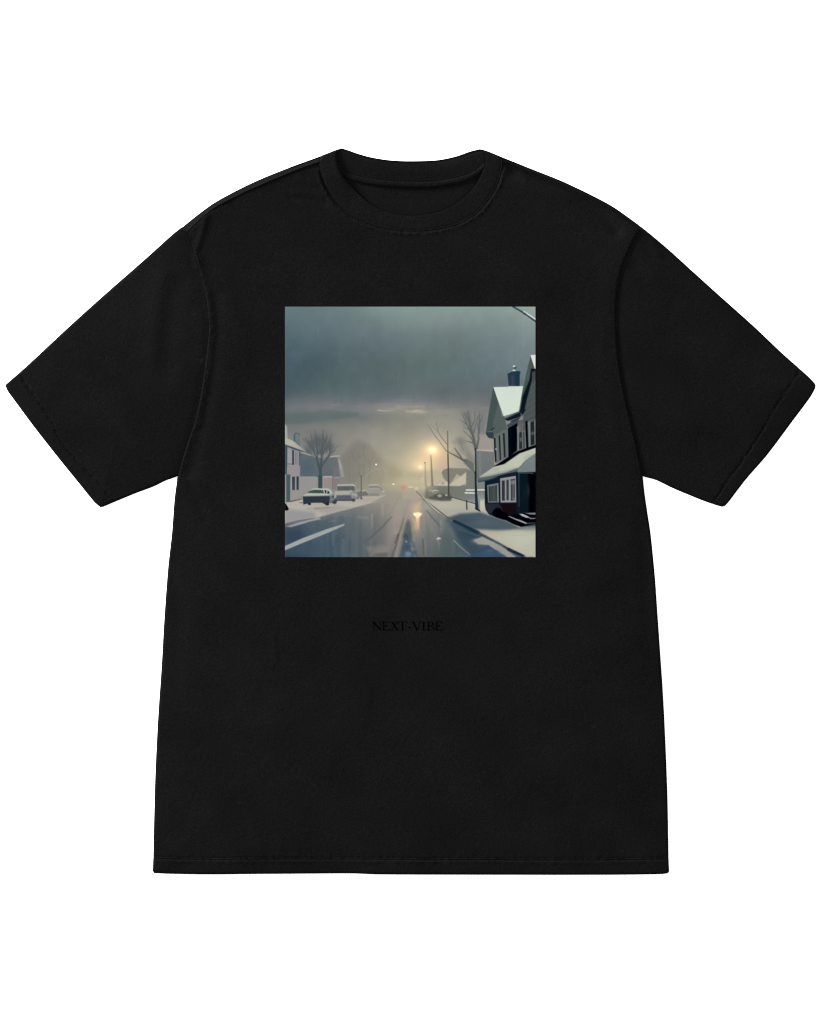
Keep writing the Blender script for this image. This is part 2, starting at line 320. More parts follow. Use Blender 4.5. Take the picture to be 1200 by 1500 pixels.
    # ---- right distance: far house, hedge, snow
    poly(L(400,1010, 480,990, 640,1000, 1010,990, 1150,1000, 1150,1230, 560,1210, 350,1200), (110,112,102), 3.6, 1, ((116,120,114), L(500,1080)[0], L(1000,1100)[0]))
    poly(L(490,990, 560,975, 640,935, 740,930, 780,960, 1010,780, 1012,955, 910,1005, 500,995), (184,178,157), 2.2)
    poly(L(620,790, 650,742, 740,716, 1040,728, 1012,775, 930,850, 862,812, 800,915, 760,975, 700,930, 650,880), (127,125,112), 2)
    poly(L(1015,740, 1140,760, 1150,1010, 1010,1010), (118,120,114), 2.4)
    poly(L(290,880, 330,850, 335,950, 300,960), (196,186,156), 2.4, .8); line(L(180,940, 280,930), 1.4, (182,174,140), f=2)
    poly(L(370,1010, 480,995, 480,1170, 340,1170), (122,119,106), 5, .8)
    poly(L(0,1045, 120,1040, 220,1060, 330,1190, 250,1210, 0,1210), (168,158,140), 4, .55)
    for x0, y0, r in ((130,1020,3), (220,1030,2.4), (412,992,2.4)): blob(L(x0,y0), r, 1.1, (198,192,172), .85, 1.5)
    line(L(425,1080, 460,1065), 1, (176,176,166), f=1); line(L(470,1090, 510,1070, 570,1078), 1.5, (196,195,184), .9, f=1.2)
    poly(L(460,1090, 560,1085, 550,1130, 470,1120), (136,138,128), 1.6, .8)
    poly(L(480,1160, 560,1120, 760,1140, 790,1200, 600,1215), (82,82,74), 2.4, .7); blob(L(595,1160), 3.6, 2, (182,182,174), .85, 2)
    blob(L(600,1162), 1.6, 1, (100,102,96), .6); blob(L(700,1148), 2.2, 1.4, (190,190,182), .9, 2)
    blob(L(640,960), 2, 1.8, (120,118,106), .7); line(L(380,1010, 395,1180), 3, (98,98,88), 2, f=3, a=.5)
    # blurred tree and its long bough
    poly(L(770,300, 830,260, 900,215, 985,262, 1050,400, 1130,520, 1135,790, 1000,640, 1080,660, 990,440, 880,320, 830,350), (126,125,119), 7, .42)
    for k in range(46):
        u = rng.random(); x0 = 780 + u * 330; y0 = 250 + abs(u - .35) * 330 + rng.random() * 90; line(L(x0 + 60 + rng.normal() * 10,y0 + 170, x0,y0), 1.6, (114,112,108), .6, f=1.6, a=.2, a1=.1)
    blob(L(930,290), 6, 6, (120,117,115), .6)
    poly(L(930,575, 1030,570, 1130,640, 1145,800, 1060,720, 985,640), (104,108,106), 2)
    line(L(1000,610, 940,580, 870,535, 745,472), 2.6, (98,96,90), 1.3, f=1); line(L(745,472, 690,440, 590,300, 500,180, 400,25), 1.6, (116,112,102), .8, f=1.2, a=.9)
    line(L(950,575, 890,490, 830,400), 2.2, (98,95,88), 1.2, f=1); line(L(715,345, 620,230, 560,130, 540,0), 1.3, (118,116,108), 1, f=1.2, a=.8)
    line(L(700,330, 600,200, 520,90, 440,20), 1, (124,122,112), .6, f=1.2, a=.7); line(L(770,450, 830,400), .8, (140,134,124), f=1.2, a=.6); line(L(560,130, 600,0), .7, (124,122,114), f=1.2, a=.5)
    line(L(540,30, 548,-80), 1, (122,121,115), .5, f=1.2, a=.6); line(L(400,25, 370,-40), .8, (122,121,115), .5, f=1.2, a=.6)
    # lamps on their posts, pale mist along the far street
    blob([(603,706)], 26, 8, (192,180,150), .5); blob([(625,712)], 14, 7, (190,180,152), .45)
    blob(L(470,450), 15, 13, (240,208,156), .6); blob(L(470,440), 10, 8.6, (252,224,168), .9, 1.2); blob(L(470,430), 6.2, 5, (255,247,205), 1, 1.6)
    blob(L(370,580), 14, 9, (232,200,154), .5, 1, -.7)
    blob(L(285,690), 8, 6.5, (244,212,160), .75); blob(L(283,700), 3, 2.5, (255,240,195), .95, 1.4)
    line(L(448,515, 460,700, 472,995), 1, (140,130,114), 3.6, f=1.2, a=.9); line(L(452,520, 475,990), .5, (112,104,92), 1.6, f=1, a=.6)
    line(L(357,640, 368,995), 1, (152,142,126), 2.6, f=1.2, a=.85); blob(L(355,633), 1.1, 1, (104,98,88), .95, 2)
    line(L(717,130, 722,500), 1.1, (98,94,84), 1.6, f=.8); line(L(722,500, 737,1185), 1.7, (72,70,62), 2.2, f=.8)
    # tall bare tree by the house
    poly(Z(905,530, 930,510, 940,560, 930,610, 905,640, 890,600), (122,122,122), 8, .55)
    bc = (90,94,94)
    T = fr(600, 600, 6)
    poly(T(470,40, 520,10, 560,120, 575,240, 580,330, 545,240, 500,140), (104,107,106), 6, .55); poly(T(590,60, 660,20, 670,90, 630,180, 612,260, 600,250), (116,117,116), 5, .5)
    for p, w, w1 in (((579,350, 562,250, 532,150, 510,15), 3, 1), ((577,335, 545,258, 500,212, 474,188), 1.6, .6), ((552,297, 520,281, 484,278), 1.1, .5), ((562,245, 500,130, 452,25), 1.7, .6),
                     ((500,130, 440,88), 1, .4), ((535,165, 572,100, 568,25), 1.3, .5), ((588,345, 605,262, 612,110, 616,20), 2.6, .9), ((611,262, 648,216, 668,190), 1.1, .5),
                     ((562,205, 584,120, 604,50), 1.2, .5), ((612,130, 640,60), 1.1, .5), ((610,180, 590,120), .9, .4), ((520,100, 485,40), 1, .4), ((545,180, 500,170, 470,150), .9, .4), ((570,290, 530,230), .9, .4)):
        line(T(*p), w * 1.3, bc, w1 * 1.3, f=1, a=.95, a1=.6)
    for k in range(90):
        x0 = rng.uniform(450, 670); y0 = rng.uniform(-10, 160); l = rng.uniform(25, 70); dx = (x0 - 570) * .35
        line(T(x0 - dx * .5,y0 + l, x0,y0), .8, (104,106,105), .4, f=1, a=.4, a1=.2)
    poly(G(140,440, 400,440, 400,705, 150,705), (154,144,135), 4, .8)
    poly(G(95,700, 400,700, 410,1200, 140,1260, 95,1260), (114,118,118), 1.4, 1, ((106,112,112), G(200,750)[0], G(300,1150)[0]))
    poly(G(98,700, 392,702, 392,745, 98,725), (170,164,153), 1.4); line(G(150,740, 160,1180), 2, (128,132,132), f=2, a=.7)
    poly(H(0,450, 245,440, 245,600, 0,700), (112,120,118), 2, .9); poly(H(100,290, 245,300, 245,450, 100,450), (118,126,122), 2, .9)
    for p in ((500,528, 660,526), (490,552, 655,556)): line(D(*p), 2.2, (208,207,199), 2, f=1.1)
    poly(H(110,480, 245,470, 245,560, 200,580, 120,530), (120,126,124), 1.8); line(D(500,541, 650,543), .8, (96,104,106), f=1)
    # ---- right sidewalk
    poly(D(120,600, 190,625, 350,628, 375,598, 585,655, 665,600, 668,690, 700,750, 860,800, 980,850, 1110,848, 1110,1120, 1040,1120, 800,1005, 600,905, 400,805, 300,752, 200,685), (166,165,148), 2)
    blob(D(330,660), 26, 7, (178,175,156), .8); blob(D(620,650), 9, 9, (198,190,174), .8); blob(D(635,690), 5, 5, (200,178,166), .6)
    blob(D(470,720), 25, 5, (160,158,148), .7)
    poly(D(330,770, 440,735, 620,722, 700,750, 860,800, 960,852, 1110,850, 1110,872, 760,880, 560,870, 420,815), (68,84,95), 6, .95)
    blob(D(700,810), 25, 6, (84,98,106), .6); blob(D(480,790), 14, 5, (60,78,92), .6)
    poly(D(680,920, 900,885, 1110,870, 1110,1120, 1060,1120, 860,1020), (178,178,160), 7, .9)
    blob(D(990,960), 22, 12, (186,187,168), .8); blob(D(740,930), 10, 4, (180,168,150), .7); blob(D(1060,870), 16, 3, (138,142,136), .7)
    # road edge at right
    poly(D(330,790, 420,810, 600,910, 620,945, 560,960, 640,1060, 540,1115, 430,960), (56,74,88), 9, .8)
    blob(D(520,910), 12, 8, (48,66,80), .6); line(D(430,870, 600,930), 1.2, (84,100,108), f=2, a=.6)
    poly(D(560,965, 640,935, 780,995, 940,1118, 820,1118, 760,1060, 690,1012, 600,1000), (146,148,142), 3)
    poly(D(590,1060, 640,1035, 690,1010, 740,1045, 800,1075, 860,1118, 540,1118), (56,78,102), 3, .9); blob(D(700,1080), 12, 5, (66,90,114), .5)
    blob(D(600,975), 8, 3, (152,146,138), .8)
    line(D(390,970, 450,1030, 530,1095), 1.3, (138,150,154), .8, f=1.2, a=.9)
    line(D(60,540, 130,610, 330,765, 400,800), .9, (84,86,80), 2, f=1.1, a=.9); line(D(110,600, 200,690, 265,745), 1, (96,98,90), .8, f=1.1, a=.8)
    line(D(115,590, 205,678, 260,730), 1.2, (182,178,158), .8, f=1.2, a=.8)
    line(D(390,800, 460,832, 600,900), 4, (28,46,64), 5, f=2.2, a=.95); line(D(600,900, 800,1005, 870,1045), 3.6, (52,60,72), 2.6, f=2, a=.9)
    line(D(620,905, 820,1015), 1.2, (96,98,104), f=1.4, a=.7); line(D(870,1048, 1000,1106), 4.6, (34,38,54), 3.6, f=1.4, a=.98)
    line(D(1000,1108, 1030,1118, 1080,1110), 1, (120,120,114), f=1.2); poly(D(165,590, 250,575, 330,560, 370,590, 365,622, 280,624, 175,606), (78,80,74), 2.6, .75); blob(D(265,580), 3.2, 2, (176,178,170), .8, 2); blob(D(322,572), 2, 1.4, (186,186,178), .8, 2); blob(D(268,582), 1.4, .9, (104,106,100), .6)
    line(D(375,592, 470,618, 585,650), 1.2, (66,72,72), f=.9); line(D(380,600, 585,660), .9, (190,188,174), f=1, a=.6)
    line(D(500,620, 503,696), 1.7, (52,58,58), f=.9)
    # ---- the house at right
    poly(Z(968,412, 1018,548, 1030,600, 970,640, 948,636, 934,618, 945,540), (84,94,92), 1.2)
    poly(Z(968,412, 990,480, 966,560, 964,636, 946,634, 934,618, 945,540), (68,84,82), 1.4)
    poly(G(400,450, 560,360, 640,340, 660,830, 430,950, 400,700), (98,106,105), 1)
    poly(E(300,768, 880,750, 800,1240, 480,1340), (200,211,200), 1.1, 1, ((200,214,198), E(500,800)[0], E(600,1300)[0]))
    line(E(300,800, 500,1360), 1, (58,72,72), .8, f=1)
    poly(G(258,420, 300,390, 390,400, 400,500, 350,508, 290,480), (50,66,76), 1.2); line(G(290,395, 375,390), 1, (98,118,128), f=1); line(G(360,360, 405,325), 1.4, (40,50,54), f=1)
    for x0, x1, y0, y1 in ((398,426,510,925), (484,507,465,895), (558,586,425,845)): poly(G(x0,y0, x1,y0-12, x1+18,y1-12, x0+20,y1), (28,37,39), .9)
    poly(G(425,685, 445,680, 445,712, 428,715), (172,178,176), .8); line(G(450,520, 470,900), .8, (118,124,122), f=1); line(G(530,450, 545,880), .8, (116,122,120), f=1); line(G(640,350, 655,820), 1, (112,118,118), f=1)
    poly(E(575,508, 700,452, 822,458, 824,500, 812,510, 812,752, 600,752), (44,58,76), .9)
    poly(E(740,520, 812,510, 812,752, 735,752), (32,56,74), 1.2); poly(E(575,508, 700,452, 822,458, 824,500, 720,500, 600,545), (34,62,72), 1); poly(E(650,540, 700,530, 700,740, 655,740), (60,70,88), 2, .7)
    blob(E(720,385), 2.2, 2, (44,52,70), .95, 2); blob(E(705,362), 2.2, 1.5, (206,212,220), .95, 2); poly(E(655,455, 700,420, 748,455), (200,206,214), .9)
    line(E(600,752, 880,752), .8, (190,200,196), f=.8)
    poly(E(1050,400, 1130,400, 1130,2600, 880,2600, 880,1340, 960,1000), (78,85,85), 1)
    for k in range(17):
        y0 = 640 + k * 62
        line(E(1130,y0, 900 + max(0, 140 - k * 14),y0+130), .6, (62,68,70) if k % 2 else (92,98,98), f=1, a=.5)
    poly(E(1030,405, 1130,410, 1130,470, 1058,470, 1050,640, 960,980, 900,1250, 815,1240, 870,950, 1000,620), (16,28,36), 1.2)
    poly(E(1060,480, 1125,430, 1125,600, 1070,700), (62,70,72), 2, .8)
    poly(E(1022,165, 1105,400, 1035,408, 1000,600, 870,950, 800,1240, 800,1225, 885,750), (74,88,84), 1.1); line(E(990,480, 880,880), 1, (92,104,98), f=1.2, a=.7); line(E(960,640, 850,1000), .9, (36,50,50), f=1.2, a=.7)
    poly(E(1022,142, 1130,138, 1130,430, 1104,400), (208,216,212), 1)
    poly(G(580,165, 830,40, 870,0, 960,0, 900,110, 860,130, 640,205), (18,32,42), 1); line(G(590,165, 850,45), 1.6, (74,88,88), f=1); blob(G(880,95), 1.2, 2, (120,130,132), .8)
    poly(G(625,275, 740,200, 840,160, 825,245, 645,325), (66,74,82), 1.2); line(G(700,210, 850,150), 1.4, (24,32,40), f=1.2)
    poly(G(645,330, 815,240, 803,725, 655,840), (6,12,20), 1); line(G(690,340, 690,760), 1.4, (16,24,32), f=2)
    poly(G(820,200, 1130,130, 1130,640, 960,700, 805,735), (84,88,87), 1.2, .8); line(G(840,220, 1130,140), .8, (60,66,68), f=1); line(G(850,280, 950,255), .8, (104,108,106), f=1)
    poly(G(800,305, 840,290, 850,400, 945,370, 968,690, 820,722), (114,118,118), 1); poly(G(842,408, 890,390, 900,690, 842,705), (46,52,54), .9); poly(G(855,500, 885,490, 885,560, 855,570), (92,96,96), 1)
    poly(G(905,395, 938,385, 945,685, 912,690), (72,78,78), .9); line(G(898,390, 905,690), .8, (120,124,124), f=.9)
    poly(G(950,212, 988,196, 1006,680, 968,692), (12,18,20), .9)
    poly(G(995,225, 1040,205, 1050,640, 1012,664), (116,122,122), 1); poly(G(1042,228, 1100,205, 1112,612, 1045,632), (36,42,46), .9); line(G(1050,440, 1110,410), 1, (108,114,116), f=.9)
    for p in ((1060,410,1095,400), (1060,440,1080,380), (1075,470,1105,420)): line(G(*p), .7, (104,110,112), f=.8, a=.8)
    line(G(1118,200, 1122,610), 1.2, (118,124,124), f=.9); line(G(1012,660, 1130,618), 1.1, (122,128,126), f=.9); line(G(820,720, 970,688), 1.1, (122,126,126), f=.9)
    poly(G(388,1005, 660,830, 812,735, 1130,622, 1130,690, 900,760, 600,960), (8,10,18), 1)
    poly(H(240,290, 400,230, 800,100, 1130,120, 1130,870, 850,870, 600,980, 440,935, 300,868, 255,800, 240,700), (20,32,44), 1)
    poly(H(250,290, 400,250, 480,210, 490,340, 280,360, 250,420), (20,35,48), 2, .8); poly(H(500,200, 790,140, 790,200, 510,240), (34,36,52), 2, .8)
    poly(H(850,170, 1010,180, 1010,850, 850,850), (14,30,36), 2); poly(H(1000,160, 1130,160, 1130,850, 1010,850), (7,9,14), 3)
    blob(H(1005,470), 2.2, 9, (54,50,50), .7); blob(H(940,500), 3, 8, (18,42,44), .6)
    line(H(838,165, 842,740), 2, (42,64,76), 1.4, f=1.2); line(H(830,156, 1060,158), 1.1, (70,92,100), f=1); blob(H(1075,165), 1, 1, (90,106,112), .8)
    poly(G(120,1265, 150,1180, 390,1012, 580,960, 850,772, 1132,672, 1132,775, 950,900, 830,1025, 480,1135, 300,1195), (168,173,160), 1.2, 1, ((182,186,168), G(250,1100)[0], G(750,930)[0]))
    blob(G(430,1060), 5, 4, (158,166,154), .6); line(G(478,1010, 480,1130), 1, (156,164,152), f=1.6, a=.7)
    poly(G(1132,770, 1132,1097, 812,1104, 815,1035, 880,975, 950,900), (112,123,124), 1.2); blob(G(1060,880), 8, 6, (122,132,132), .6)
    poly(H(108,300, 150,230, 300,215, 460,178, 640,140, 815,68, 815,130, 640,165, 480,200, 400,255, 240,295, 150,318), (86,97,97), 1.3)
    line(H(170,235, 460,165, 800,70), 1.8, (132,142,132), f=2, a=.7); line(H(130,310, 300,280, 450,230), 1.3, (44,60,70), f=1.2)
    poly(H(280,368, 480,330, 490,672, 296,675), (114,120,118), .9); poly(H(308,395, 446,370, 448,652, 318,655), (66,75,73), .9); line(H(315,395, 322,655), 1.2, (44,52,52), f=1); line(H(445,375, 446,650), 1.3, (50,58,58), f=.9); line(H(400,400, 400,640), 1, (80,88,86), f=1.6)
    poly(H(508,250, 785,205, 792,670, 516,674), (142,144,146), .9)
    poly(H(538,292, 590,284, 592,640, 540,642), (50,54,56), .9); poly(H(618,280, 660,272, 660,634, 620,636), (58,62,64), .9); poly(H(692,268, 770,255, 772,640, 696,644), (98,97,101), .9)
    line(H(695,280, 768,264), 1.4, (60,62,68), f=1); poly(H(700,360, 725,360, 722,640, 700,642), (58,62,64), .9); poly(H(745,370, 765,368, 765,580, 745,580), (70,72,76), 1); blob(H(738,320), 2.4, 2.2, (150,140,142), .7)
    poly(H(262,690, 480,695, 500,760, 470,840, 370,860, 300,862, 268,800), (40,45,56), 2); poly(H(500,702, 790,690, 800,860, 700,880, 560,930, 500,780), (27,18,24), 2)
    line(H(505,725, 550,830), 1.6, (70,64,70), .8, f=1.6, a=.7)
    poly(H(365,860, 400,800, 440,768, 500,775, 550,830, 660,890, 585,978, 440,935), (5,7,15), 1.4)
    poly(H(590,970, 640,920, 700,890, 840,862, 1132,850, 1132,1050, 880,1100, 740,1052), (6,8,14), 1)
    poly(H(640,912, 690,915, 770,950, 880,985, 985,1032, 960,1052, 800,988), (146,148,154), 1.2); line(H(980,1040, 1132,1030), 1.4, (96,98,106), .9, f=1.2); poly(H(835,872, 900,870, 980,905, 1050,950, 960,940, 890,912), (164,166,172), 1.2); line(H(1040,955, 1132,950), 1.7, (140,142,148), 1.2, f=1.2)
    poly(H(935,858, 1132,850, 1132,888, 1030,884), (122,124,127), 1.4)
    # trunk in front of the house
    line(G(78,690, 84,1200), 2, (46,54,58), 2.4, f=.8); line(D(577,370, 588,690), 2.6, (38,46,52), 4, f=.9)
    poly(H(72,520, 108,510, 120,640, 150,800, 155,822, 105,812, 75,765), (36,50,64), 1); poly(H(112,540, 155,560, 158,800, 130,790), (132,140,144), 1); line(H(85,780, 155,824), 1.4, (26,30,36), f=1)
    # lamp arm at the top right corner
    line(B(905,58, 1010,120, 1110,194), 2.4, (52,74,80), 2.2, f=1); line(B(1005,104, 1110,172), 1.9, (200,208,208), f=1); blob(B(1010,122), 2, 1.6, (46,60,66), .8, 2)

    for k in range(26):                                 # uneven snow on the right verge
        x0, y0 = rng.uniform(700, 784), rng.uniform(782, 812)
        if x0 - 700 > (y0 - 775) * -1 + 20: blob([(x0, y0)], rng.uniform(2, 8), rng.uniform(.6, 1.6), (150, 152, 142) if rng.random() < .5 else (196, 196, 180), .2)
    img[:] = blur(img, .28 * S)
    gr = img.mean(-1, keepdims=True); img[:] = gr + (img - gr) * .92
    img[:] = 116 + (img - 116) * 1.08
    img += rng.normal(0, .6, (N // 2 + 1, N // 2 + 1, 1)).repeat(2, 0).repeat(2, 1)[:N, :N]
    return np.clip(img, 0, 255)
# ---------------------------------------------------------------- units and helpers
# The shirt lies face up on a white table. Plan positions are written in a 1200 x 1500 layout grid, 0.8 mm per unit.
U = 0.0008
def wx(p): return np.stack([(p[..., 0] - 600) * U, (750 - p[..., 1]) * U], -1)
def spline(pts, n):                                     # Catmull-Rom through pts, n samples evenly along the curve
    p = np.array(pts, float); q = np.vstack([2 * p[0] - p[1], p, 2 * p[-1] - p[-2]]); out = []
    for i in range(len(p) - 1):
        a, b, c, d = q[i:i + 4]; t = np.linspace(0, 1, 24, endpoint=False)[:, None]
        # centripetal-ish: limit tangents by the segment length
        m1 = (c - a) * .5; m2 = (d - b) * .5; L = np.linalg.norm(c - b)
        for m in (m1, m2):
            l = np.linalg.norm(m)
            if l > L: m *= L / l
        t2, t3 = t * t, t * t * t
        out.append((2*t3 - 3*t2 + 1) * b + (t3 - 2*t2 + t) * m1 + (-2*t3 + 3*t2) * c + (t3 - t2) * m2)
    out = np.vstack(out + [p[-1:]])
    return resample(out, n)
def resample(p, n):
    p = np.asarray(p, float); s = np.r_[0, np.cumsum(np.linalg.norm(np.diff(p, axis=0), axis=1))]
    u = np.linspace(0, s[-1], n)
    return np.stack([np.interp(u, s, p[:, k]) for k in (0, 1)], -1)
def coons(T, B, L, R):                                  # top and bottom (nu points), left and right (nv points)
    nu, nv = len(T), len(L); u = np.linspace(0, 1, nu)[None, :, None]; v = np.linspace(0, 1, nv)[:, None, None]
    return ((1 - v) * T[None] + v * B[None] + (1 - u) * L[:, None] + u * R[:, None]
            - (1 - u) * (1 - v) * T[0] - u * (1 - v) * T[-1] - (1 - u) * v * B[0] - u * v * B[-1])
def winslow(P, it):                                      # elliptic smoothing: keeps the grid from folding at the collar corners
    P = P.copy()
    for _ in range(it):
        E, W, No, So = P[1:-1, 2:], P[1:-1, :-2], P[:-2, 1:-1], P[2:, 1:-1]
        ru, rv = (E - W) / 2, (So - No) / 2
        al, ga, be = (rv ** 2).sum(-1, keepdims=True), (ru ** 2).sum(-1, keepdims=True), (ru * rv).sum(-1, keepdims=True)
        X = P[2:, 2:] - P[2:, :-2] - P[:-2, 2:] + P[:-2, :-2]
        P[1:-1, 1:-1] = (al * (E + W) + ga * (No + So) - be * X / 2) / (2 * (al + ga))
    return P
def dist(P, line, closed=False):
    a = np.asarray(line, float)
    b = np.roll(a, -1, 0) if closed else a[1:]
    if not closed: a = a[:-1]
    x, y = P[..., 0].ravel(), P[..., 1].ravel(); best = np.full(x.shape, 1e12)
    for (ax, ay), (bx, by) in zip(a, b):
        ex, ey = bx - ax, by - ay; l2 = ex * ex + ey * ey
        if l2 < 1e-9: continue
        t = np.clip(((x - ax) * ex + (y - ay) * ey) / l2, 0, 1)
        best = np.minimum(best, (x - ax - t * ex) ** 2 + (y - ay - t * ey) ** 2)
    return np.sqrt(best).reshape(P.shape[:-1])
gauss = lambda d, w: np.exp(-(d / w) ** 2)
circ = lambda t: np.sqrt(np.clip(1 - (1 - np.clip(t, 0, 1)) ** 2, 0, 1))
sstep = lambda t: np.clip(t, 0, 1) ** 2 * (3 - 2 * np.clip(t, 0, 1))
_ng = np.random.default_rng(3).random((256, 256))
def vnoise(P, sc, ox=0):                                # smooth value noise on the layout grid
    x, y = P[..., 0] / sc + 37.3 + ox, P[..., 1] / sc + 11.7 + ox * 2
    ix, iy = np.floor(x).astype(int), np.floor(y).astype(int); tx, ty = sstep(x - ix), sstep(y - iy)
    g = lambda i, j: _ng[i % 256, j % 256]
    return (g(ix, iy) * (1-tx) * (1-ty) + g(ix+1, iy) * tx * (1-ty) + g(ix, iy+1) * (1-tx) * ty + g(ix+1, iy+1) * tx * ty) - .5

# ---------------------------------------------------------------- outlines (layout units)
SH_L = [(270,331),(294,312),(316,296.5),(348,279),(384,262),(424,246),(450,236.5),(468,230)]           # left shoulder
COL_L = [(468,230),(479,226),(490,221.5),(500.8,217.5)]
BACK = [(500.8,217.5),(512,221),(526,226),(545,231),(571,235),(600,236.4),(640,235),(668,229.5),(688,222.5),(702.7,218.8)]
COL_R = [(702.7,218.8),(712,221.5),(724,226),(736,231)]
SH_R = [(736,231),(784,250),(824,266),(864,285),(896,302),(924,321.5),(937,331)]
SL_TR = [(937,331),(976,363),(1016,399),(1052,431.5),(1104,478),(1144,516),(1180,548),(1192,560),(1194.5,564)]
SL_HR = [(1194.5,564),(1194,569),(1186,583),(1160,618),(1124,666),(1092,703),(1068,734.5),(1062,741)]
SL_BR = [(1062,741),(1057,742),(1036,735.5),(1008,724.5),(984,714.5),(960,703),(941.5,698.5)]
SIDE_R = [(941.5,698.5),(944,722),(948,749),(953,782),(959,842),(963,898),(966.8,953),(970.2,1002),(973.6,1064),(977.5,1161),(979.3,1257)]
HEM_R = [(979.3,1257),(980,1276)]
BOT = [(226,1278.5),(249,1279.7),(305,1280.6),(375,1280),(445,1279.6),(515,1279.2),(553,1280.5),(620,1281),(735,1281.2),(895,1281.2),(967,1280.2),(978,1279)]
HEM_L = [(224.8,1256),(224,1275)]
SIDE_L = [(260.5,698),(256,732),(252,782),(246.5,832),(241,906),(237,976),(232,1050),(228,1130),(226,1200),(224.8,1256)]
SL_BL = [(152,742),(172,733.5),(200,722),(224,713),(244,703.5),(260.5,698)]
SL_HL = [(8,564),(11,572),(24,590),(48,622.5),(82,666),(116,708),(138,735),(147,743)]
SL_TL = [(8,564),(40,536),(100,480),(160,426),(212,380.5),(252,345),(270,331)]
ARM_L = [(270,331),(275,346),(284,370),(291,395),(299,424),(305,458),(306,488),(301,534),(294,580),(286,616),(276,646),(267,674),(260.5,698)]
ARM_R = [(937,331),(934,339),(926,356),(916,377),(908,401),(903,428),(901,460),(902,490),(906,532),(912,568),(920,604),(928,637),(936,672),(941.5,698.5)]
SEAM = [(468,230),(467.5,246),(472,261),(480,279),(493,298),(509,313.5),(528,323.5),(552,332.5),(580,337.6),(605,338.8),(632,337.2),(660,332),(681,324),(701,309.5),(717,290),(728,270),(734,249),(736,231)]
INNER = [(500.8,217.5),(496.5,220),(493.8,226),(496.5,244),(505,262),(522,282.5),(541,298.5),(560,308),(583,314.6),(605,316),(632,312.8),(654,305.5),(675,292.5),(691,277),(703,258.5),(709,242),(710,230),(707.5,222),(702.7,218.8)]
TAPE = [(496,246),(507,256.5),(530,264),(560,268.5),(600,271),(640,270),(676,263),(698,253.5),(709,243)]
SLH_L = [(30,545),(36,560),(72,611),(92,650),(122,684),(150,713),(167,735.5)]     # stitch lines of the hems
SLH_R = [(1171,540),(1164,556),(1140,590),(1118,628),(1092,668),(1066,704),(1044,738)]
HEML = [(224.8,1256),(300,1257.5),(420,1257),(560,1257.5),(700,1258),(860,1258.5),(979.3,1257)]
def cut(line, p, tail):                                 # the stretch of a line before or after the point nearest p
    q = spline(line, 400); i = int(np.argmin(np.linalg.norm(q - np.array(p), axis=1)))
    return np.vstack([q[:i], [p]]) if not tail else np.vstack([[p], q[i + 1:]])
S = lambda l: spline(l, 160)
OUT = np.vstack([S(SH_L)[:-1], spline(COL_L,20)[:-1], spline(BACK,80)[:-1], spline(COL_R,20)[:-1], S(SH_R)[:-1], S(SL_TR)[:-1], S(SL_HR)[:-1], S(SL_BR)[:-1],
                 S(SIDE_R)[:-1], spline(HEM_R,8)[:-1], S(BOT)[::-1][:-1], spline(HEM_L,8)[::-1][:-1], S(SIDE_L)[::-1][:-1], S(SL_BL)[::-1][:-1], S(SL_HL)[::-1][:-1], S(SL_TL)[:-1]])

# ---------------------------------------------------------------- the lie of the cloth: height in mm over the table
SHOULD = [S(SH_L), S(SH_R)]
SEAM_SH_L = np.array([(274.5,341),(294,322),(314,306),(336,294),(360,282),(400,264.5),(440,248),(467.6,238.5)], float)
SEAM_SH_R = np.array([(735.8,236),(784,255),(824,271.5),(862,291),(894,308),(920,327),(935.2,336.5)], float)
def base(P):
    d = dist(P, OUT, True)
    z = .7 + 2.0 * circ(d / 3.2) + 5.2 * (1 - np.exp(-d / 75))
    dl, dr = dist(P, SHOULD[0]), dist(P, SHOULD[1])
    z += 4.2 * np.where(dl < 7, sstep(dl / 7), np.exp(-(dl - 7) / 36)) + 2.4 * np.where(dr < 5, sstep(dr / 5), np.exp(-(dr - 5) / 30))   # the shoulder seam allowance rolls forward
    z += .55 * vnoise(P, 95) + .35 * vnoise(P, 46, 3) + .10 * vnoise(P, 17, 5) * sstep(d / 12)
    return z
